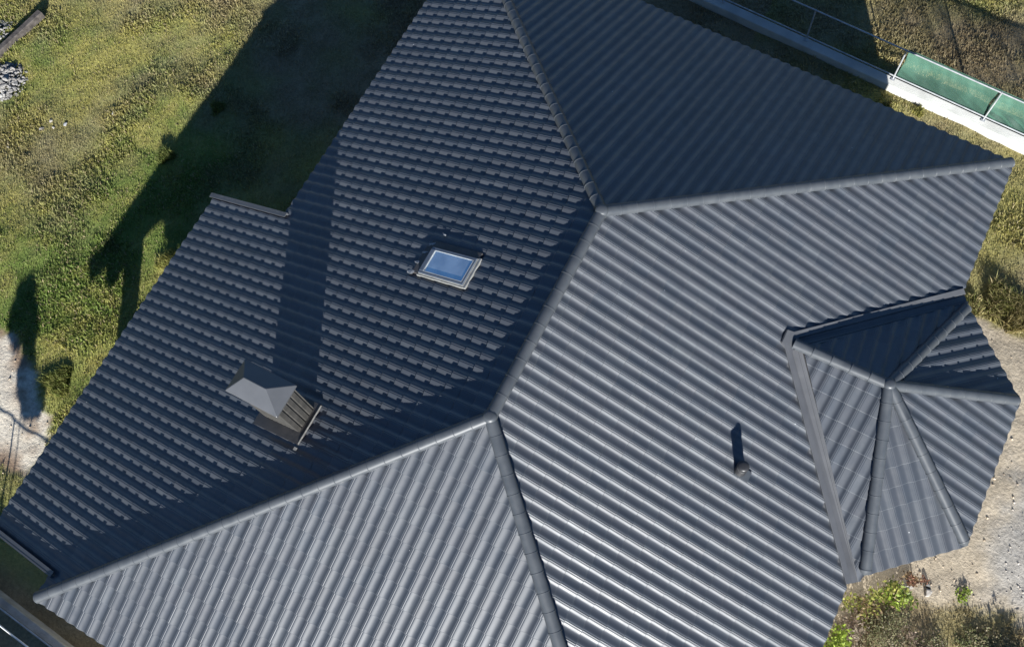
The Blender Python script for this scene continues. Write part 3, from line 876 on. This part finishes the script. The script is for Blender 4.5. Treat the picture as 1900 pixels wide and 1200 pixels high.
def build_net():
    x0, x1 = 3.60, 10.4; nx, nz = 150, 26
    V = []
    for i in range(nx + 1):
        x = x0 + (x1 - x0) * i / nx
        ph = (x - 3.57) / 2.3; fr = ph - math.floor(ph)
        for k in range(nz + 1):
            t = k / nz
            z = ZT + 0.10 + (1.155 - 0.10) * t
            sag = math.sin(math.pi * t) ** 0.8 * (0.10 * math.sin(math.pi * fr) ** 0.7 + 0.05)
            rip = 0.012 * math.sin(9 * x + 4 * t) * math.sin(math.pi * t) + 0.03 * (fbm(np.array([x * 1.7]), np.array([t * 1.5]), 1, 3, 3)[0] - 0.5) * math.sin(math.pi * t)
            fold = 0.008 * math.sin(23 * x + 9 * t) * math.sin(5 * x) * math.sin(math.pi * t) + 0.035 * math.exp(-((t - 0.12) / 0.08) ** 2) * math.sin(14 * x + 25 * t) * (1 if x > 5.9 else 0.25)
            V.append((x + 0.04 * math.sin(3 * t) * (1 if i == 0 else 0), wy(x) - 0.030 + sag + rip + fold, z))
    F = []
    for i in range(nx):
        for k in range(nz):
            a = i * (nz + 1) + k; F.append((a, a + nz + 1, a + nz + 2, a + 1))
    o = mesh_np("shade_net", V, F, M_net, smooth=True)
    tag(o, "green shade netting tied along the north railing", "netting")
    md = o.modifiers.new("thickness", 'SOLIDIFY'); md.thickness = 0.002
build_net()

# ------------------------------------------------------------------ south west wall and railing
def sy(x): return -9.07 - 0.072 * (x + 8.81)
w = obj("concrete_wall", wall_mesh(np.linspace(-16, 2, 37), sy, GZ - 0.3, -3.0, 0.16), M_conc_old)
tag(w, "weathered brownish low concrete wall at the south west corner of the house", "wall")
def sy2(x): return -9.31 - 0.071 * (x + 7.85) + 0.0
postw = [-13.9, -11.6, -9.3, -6.3, -4.0, -1.7]
def railing_sw():
    root = empty("metal_railing", (postw[0], sy2(postw[0]), GZ)); tag(root, "white tubular railing beside the weathered wall in the lower left corner", "railing")
    L = Vector((postw[0], sy2(postw[0]), GZ))
    for x in postw:
        bm = bmesh.new(); p = Vector((x, sy2(x), GZ - .1)); add_tube(bm, [p - L, p + Vector((0, 0, 1.5)) - L], 0.018, 10); obj("post", bm, M_white_rail, root)
    for z in (-2.0, -2.95):
        bm = bmesh.new(); a = Vector((postw[0], sy2(postw[0]), z)); b = Vector((postw[-1], sy2(postw[-1]), z)); add_tube(bm, [a - L, b - L], 0.017, 10); obj("rail", bm, M_white_rail if z > -2.5 else M_galv, root)
railing_sw()

# ------------------------------------------------------------------ beam, rubble, stones
bm = bmesh.new()
ba, bb = Vector((-17.95, 3.75, GZ + .12)), Vector((-18.75, -0.4, GZ + .10))
d = (bb - ba).normalized(); s = Vector((-d.y, d.x, 0))
n_ = 14
prev = None
for k in range(n_ + 1):
    p = ba.lerp(bb, k / n_)
    hw, hh = 0.095 + random.uniform(-.012, .012), 0.10 + random.uniform(-.01, .01)
    q = [bm.verts.new(p + s * a + Vector((0, 0, b))) for a, b in ((-hw, -hh), (hw, -hh), (hw, hh * .8), (hw * .8, hh), (-hw * .8, hh), (-hw, hh * .75))]
    if prev:
        for i in range(6): bm.faces.new([prev[i], prev[(i + 1) % 6], q[(i + 1) % 6], q[i]])
    else: bm.faces.new(q[::-1])
    prev = q
bm.faces.new(prev); bmesh.ops.recalc_face_normals(bm, faces=bm.faces)
tag(obj("wooden_beam", bm, M_wood), "old dark timber beam lying in the grass beside the rubble heap", "beam")

def rock_bm(r, sq=(1, 1, .7), M=None, sub=2, rough=0.28, seed=0):
    bm = bmesh.new(); rr = random.Random(seed)
    bmesh.ops.create_icosphere(bm, subdivisions=sub, radius=1.0)
    ph = [Vector((rr.uniform(-1, 1), rr.uniform(-1, 1), rr.uniform(-1, 1))).normalized() for _ in range(11)]
    cut = [rr.uniform(0.35, 0.85) for _ in ph]
    for v in bm.verts:
        p = v.co.copy()
        for q, c in zip(ph, cut):
            t = p.dot(q)
            if t > c: p -= q * (t - c)
        p *= 1 + rr.uniform(-rough, rough) * 0.15
        v.co = Vector((p.x * sq[0], p.y * sq[1], p.z * sq[2])) * r
    if M: bm.transform(M)
    return bm
def gz(x, y): return float(ground_z(np.array([x]), np.array([y]))[0])
# rubble heap: one pile of broken stone
def heap(name, cx, cy, rx, ry, n, h, label, seed):
    rr = random.Random(seed)
    big = bmesh.new()
    me_tmp = bpy.data.meshes.new("tmp")
    for k in range(n):
        a = rr.uniform(0, 6.28); q = math.sqrt(rr.random())
        x, y = cx + rx * q * math.cos(a), cy + ry * q * math.sin(a)
        z = gz(x, y) + h * (1 - q * q) * rr.uniform(0.3, 1.0)
        r = rr.uniform(0.02, 0.10) * (1.2 - 0.6 * q)
        b = rock_bm(r, (rr.uniform(.8, 1.4), rr.uniform(.7, 1.2), rr.uniform(.5, .8)), Matrix.Translation((x, y, z)) @ Matrix.Rotation(rr.uniform(0, 6), 4, 'Z') @ Matrix.Rotation(rr.uniform(-.5, .5), 4, 'X'), 2, 0.4, seed * 100 + k)
        b.to_mesh(me_tmp); b.free(); big.from_mesh(me_tmp)
    bpy.data.meshes.remove(me_tmp)
    tag(obj(name, big, M_rubble), label, "rubble")
heap("rubble_heap", -17.6, 1.55, 0.66, 0.62, 420, 0.16, "heap of pale grey broken rubble at the end of the timber beam", 3)
heap("rubble_heap", -18.75, 2.75, 0.35, 0.45, 90, 0.12, "smaller scatter of pale rubble behind the timber beam", 5)
def stone(x, y, r, sq, label, seed, mat=None, name="stone", cat="stone"):
    o = obj(name, rock_bm(r, sq, None, 2, 0.2, seed), mat or M_stone, loc=(x, y, gz(x, y) + r * sq[2] * 0.45))
    o.rotation_euler = (0, 0, seed * 1.3)
    tag(o, label, cat)
stone(-15.18, 1.16, 0.085, (1.0, .75, .5), "white angular stone lying alone in the grass", 1, M_paper)
stone(-15.44, 0.97, 0.055, (1, .8, .6), "small pale stone just beside the white angular stone", 2)
stone(-15.73, 0.78, 0.10, (1.1, .8, .5), "tan lumpy stone left of the white angular stone", 3)
stone(-15.63, 1.10, 0.06, (1, .9, .5), "small tan stone above the tan lumpy stone", 6)
stone(-14.17, 1.99, 0.065, (1.2, .6, .4), "white chip in the grass nearest to the house shadow", 4, M_paper)
stone(-16.19, -0.04, 0.06, (1.6, .5, .4), "pale sliver of stone at the left edge of the grass", 5)
stone(8.02, -0.08, 0.16, (1.1, .7, .55), "large pale flat stone beside the leafy plants by the bay", 7)
stone(8.36, -0.06, 0.105, (1.1, .9, .7), "rounded white stone on the sand next to the large flat stone", 8)
stone(8.33, 0.06, 0.10, (1.0, .8, .7), "reddish brown stone behind the rounded white stone", 9, M_clad)
stone(7.55, -1.95, 0.09, (1.2, .9, .5), "white stone among the weeds at the bottom edge", 10, M_paper)
stone(7.75, -1.85, 0.085, (1, .9, .6), "pinkish stone among the weeds at the bottom edge", 11)
bm = bmesh.new(); add_tube(bm, [Vector((6.86, -1.35, GZ + .12)), Vector((7.18, -1.62, GZ + .05))], 0.014, 8)
tag(obj("stick", bm, M_stone), "pale straight stick lying beside the eave among dry leaves", "stick")

# ------------------------------------------------------------------ plants
def leaf_cloud(cx, cy, rx, ry, h, n, size, cols, seed, flat_=0.5, clumps=9):
    r = np.random.default_rng(seed)
    cc = np.c_[r.normal(0, .5, clumps) * rx, r.normal(0, .5, clumps) * ry, r.uniform(.25, 1.0, clumps) * h]
    k = r.integers(0, clumps, n)
    p = cc[k] + r.normal(0, 1, (n, 3)) * np.array([rx, ry, h]) * 0.24
    p[:, 2] = np.abs(p[:, 2])
    L = size * r.uniform(.6, 1.4, n); Wd = L * r.uniform(.35, .6, n)
    a = r.uniform(0, 2 * np.pi, n); t = r.normal(0, flat_, n); t2 = r.normal(0, flat_, n)
    d = np.c_[np.cos(a) * np.cos(t), np.sin(a) * np.cos(t), np.sin(t)]
    s = np.c_[-np.sin(a) * np.cos(t2), np.cos(a) * np.cos(t2), np.sin(t2)]
    nn = np.cross(d, s)
    V = np.stack([p, p + d * (L * .5)[:, None] + s * (Wd * .5)[:, None] + nn * (L * .08)[:, None], p + d * L[:, None], p + d * (L * .5)[:, None] - s * (Wd * .5)[:, None] + nn * (L * .08)[:, None]], 1)
    V[:, :, 0] += cx; V[:, :, 1] += cy; V[:, :, 2] += gz(cx, cy)
    F = np.arange(n * 4).reshape(n, 4)
    cols = np.array(cols); ci = r.integers(0, len(cols), n); ck = r.integers(0, len(cols), clumps)
    use = np.where(r.random(n) < 0.6, ck[k], ci)
    c = cols[use] * r.uniform(.7, 1.35, (n, 1))
    return V.reshape(-1, 3), F, np.repeat(c, 4, 0)
def shrub(x, y, rx, ry, h, n, size, cols, label, seed, name="shrub", cat="shrub", flat_=0.5):
    root = empty(name, (x, y, gz(x, y))); tag(root, label, cat)
    L = np.array([x, y, gz(x, y)])
    V, F, c = leaf_cloud(x, y, rx, ry, h, n, size, cols, seed, flat_)
    mesh_np("foliage", V - L, F, M_leaf, root, cols=c)
    bm = bmesh.new(); rr = random.Random(seed)
    for k in range(9):
        a = rr.uniform(0, 6.28); q = rr.uniform(.3, .9)
        add_tube(bm, [Vector((rr.uniform(-.05, .05), rr.uniform(-.05, .05), -0.03)), Vector((rx * q * .5 * math.cos(a), ry * q * .5 * math.sin(a), h * .5)), Vector((rx * q * math.cos(a), ry * q * math.sin(a), h * rr.uniform(.6, 1)))], 0.009, 5, r2=0.003)
    obj("stem", bm, M_bark, root)
G1 = [(0.19, 0.26, 0.03), (0.26, 0.33, 0.05), (0.12, 0.17, 0.03)]
G2 = [(0.17, 0.19, 0.045), (0.25, 0.25, 0.06), (0.2, 0.14, 0.07)]
OL = [(0.17, 0.165, 0.085), (0.23, 0.195, 0.115), (0.115, 0.125, 0.05)]
DR = [(0.29, 0.22, 0.165), (0.2, 0.14, 0.105), (0.34, 0.28, 0.21)]
RD = [(0.20, 0.095, 0.06), (0.15, 0.08, 0.05), (0.22, 0.15, 0.08)]
shrub(7.02, -1.95, .30, .36, .40, 700, .085, G1, "bright lime green leafy plant right against the lower eave", 31)
shrub(7.30, -0.95, .26, .30, .34, 480, .075, G2, "yellow green plant with browning leaves below the valley gutter", 32)
shrub(7.72, -0.42, .34, .26, .38, 650, .085, G1 + G2, "broad leaved green plant beneath the bay eave", 33)
shrub(7.98, 0.02, .16, .16, .30, 220, .07, RD, "small reddish brown wilting plant at the bay eave", 34)
shrub(7.25, -1.40, .30, .34, .20, 520, .06, DR, "flat patch of withered pinkish brown leaves", 35)
shrub(7.95, -1.15, .55, .45, .30, 1900, .045, OL, "large dusty olive bush between the lower eave and the sand", 36)
shrub(8.65, -1.15, .50, .35, .20, 1400, .040, OL + DR, "dusty olive and straw coloured bush right of the large olive bush", 37)
shrub(8.98, 0.22, .12, .15, .08, 200, .05, G1, "small solitary green tuft on the sand", 38)
shrub(9.55, -0.50, .50, .24, .09, 1200, .05, OL, "olive tuft at the edge of the gravel in the right corner", 39)
shrub(9.05, -1.35, .30, .25, .26, 500, .05, [(0.12, .15, .06), (.30, .32, .24), (.09, .12, .04)], "pale flecked herb at the bottom edge of the photo", 40)
shrub(10.35, -0.95, .30, .30, .24, 1100, .06, OL, "taller dark olive shrub at the right edge", 41)
shrub(10.75, -1.25, .40, .40, .5, 900, .07, OL, "shrub beyond the right edge casting a dark shadow", 46)

def tall_grass(x, y, r, h, n, label, seed, cols):
    g = np.random.default_rng(seed)
    a = g.uniform(0, 6.28, n); q = r * np.sqrt(g.random(n)) * (.75 + .25 * np.sin(3 * a + seed)); px, py = q * np.cos(a), q * np.sin(a)
    hh = h * g.uniform(.5, 1.1, n); la = g.uniform(0, 6.28) + g.normal(0, 1.3, n); le = hh * g.uniform(.15, .8, n)
    w = g.uniform(.006, .013, n); ta = g.uniform(0, 6.28, n); ax, ay = np.cos(ta) * w, np.sin(ta) * w
    lx, ly = np.cos(la) * le, np.sin(la) * le; z0 = np.full(n, -0.02)
    V = np.stack([np.c_[px - ax, py - ay, z0], np.c_[px + ax, py + ay, z0], np.c_[px + ax * .8 + lx * .35, py + ay * .8 + ly * .35, hh * .65], np.c_[px - ax * .8 + lx * .35, py - ay * .8 + ly * .35, hh * .65], np.c_[px + lx, py + ly, hh]], 1)
    k = np.arange(n)[:, None] * 5
    F = np.vstack([k + [0, 1, 2], k + [0, 2, 3], k + [3, 2, 4]])
    c = np.array(cols)[g.integers(0, len(cols), n)] * g.uniform(.7, 1.3, (n, 1))
    o = mesh_np("grass_clump", V.reshape(-1, 3), F, M_blade, cols=np.repeat(c, 5, 0), loc=(x, y, gz(x, y)))
    tag(o, label, "grass clump")
YG = [(0.26, 0.24, 0.09), (0.19, 0.2, 0.06), (0.33, 0.27, 0.14)]
tall_grass(7.75, 6.75, .48, .32, 1500, "tall dry grass clump beside the bay eave, nearest to the valley end", 51, YG)
tall_grass(8.25, 6.45, .46, .30, 1300, "dry brownish grass clump on the right edge above the sand", 52, [(0.27, .22, .09), (.20, .18, .06), (.32, .26, .13)])
tall_grass(7.15, 6.30, .30, .22, 600, "yellowish grass tuft tucked against the eave corner", 53, YG)
tall_grass(4.45, 10.62, .14, .17, 150, "bright yellow grass tuft at the foot of the white wall", 54, [(0.24, .22, .06), (.18, .18, .05)])
tall_grass(3.75, 10.55, .16, .15, 130, "straw coloured tuft at the foot of the wall beside the shadow edge", 55, YG)
tall_grass(-11.7, 3.35, .26, .15, 320, "dark green grass clump at the edge of the roof shadow", 56, [(0.16, .19, .05), (.20, .21, .06)])
tall_grass(-12.1, 1.55, .28, .24, 380, "tall grass clump sticking out of the roof shadow edge", 57, [(0.14, .18, .05), (.18, .20, .06)])
tall_grass(-11.9, -1.2, .30, .10, 320, "pale green grass clump by the pointed shadow tip", 58, [(0.19, .22, .08), (.24, .25, .1)])
tall_grass(-10.3, -0.9, .34, .20, 460, "bright yellow green clump in the sun between shadow and eave", 59, [(0.25, .26, .07), (.30, .28, .09)])
tall_grass(-10.9, -4.6, .45, .17, 800, "dense green grass clump between the slab and the tiled eave", 60, [(0.16, .19, .05), (.23, .235, .07)])

# ------------------------------------------------------------------ trees to the south whose shade falls into the picture
def tree(x, y, h, lumps, label, seed, n=5200):
    root = empty("tree", (x, y, GZ)); tag(root, label, "tree")
    bm = bmesh.new(); rr = random.Random(seed)
    add_tube(bm, [Vector((0, 0, -.1)), Vector((.05, .03, h * .4)), Vector((.0, .08, h * .8))], 0.034 * h if h > 3.4 else 0.022, 9, r2=0.012)
    for (lx, ly, lz, lr) in lumps:
        q0 = Vector((.02, .02, h * .35)) if h > 3.4 else Vector((.0, .06, h * .78))
        if h > 3.4: add_tube(bm, [q0, (q0 + Vector((lx, ly, lz))) / 2 + Vector((0, 0, .03)), Vector((lx, ly, lz))], 0.05 if h > 3.4 else 0.014, 6, r2=0.012)
    obj("trunk", bm, M_bark, root)
    g = np.random.default_rng(seed); VV = []; CC = []
    for (lx, ly, lz, lr) in lumps:
        m = int(n * lr ** 2 / sum(q[3] ** 2 for q in lumps))
        d = g.normal(size=(m, 3)); d /= np.linalg.norm(d, axis=1)[:, None]
        p = np.array([lx, ly, lz]) + d * (lr * g.random(m) ** .4)[:, None] * (0.75 + 0.5 * fbm(d[:, 0] * 3, d[:, 1] * 3 + d[:, 2] * 2, 1, 2, seed)[:, None])
        a = g.normal(size=(m, 3)); a /= np.linalg.norm(a, axis=1)[:, None]; b = np.cross(a, g.normal(size=(m, 3))); b /= np.linalg.norm(b, axis=1)[:, None]
        s = g.uniform(.08, .16, m)[:, None]
        VV.append(np.stack([p - a * s, p + b * s * .6, p + a * s, p - b * s * .6], 1))
        CC.append(np.array([0.06, 0.09, 0.025]) * g.uniform(.6, 1.4, (m, 1)))
    V = np.vstack(VV).reshape(-1, 3); Fq = np.arange(len(V)).reshape(-1, 4)
    mesh_np("crown", V, Fq, M_leaf, root, cols=np.repeat(np.vstack(CC), 4, 0))
tree(-3.6, -16.2, 3.8, [(0, 0, 2.4, 1.5), (-1.2, .3, 1.7, 1.2), (1.3, -.2, 2.0, 1.3), (.3, .2, 3.2, 1.0)], "broad low tree south of the house", 71, 9000)
tree(-6.0, -15.6, 3.6, [(0, 0, 2.1, 1.3), (-.9, .3, 1.5, 1.0), (.9, .0, 1.8, 1.1)], "round low tree south west of the weathered wall", 72, 7000)
tree(-7.55, -11.95, 3.2, [(-.55, .40, 3.30, .30), (-.25, .30, 3.25, .18), (.10, -.15, 3.05, .17), (.66, -.40, 3.0, .16), (.40, -.3, 2.92, .14)], "slender young tree by the south west wall", 73, 2600)
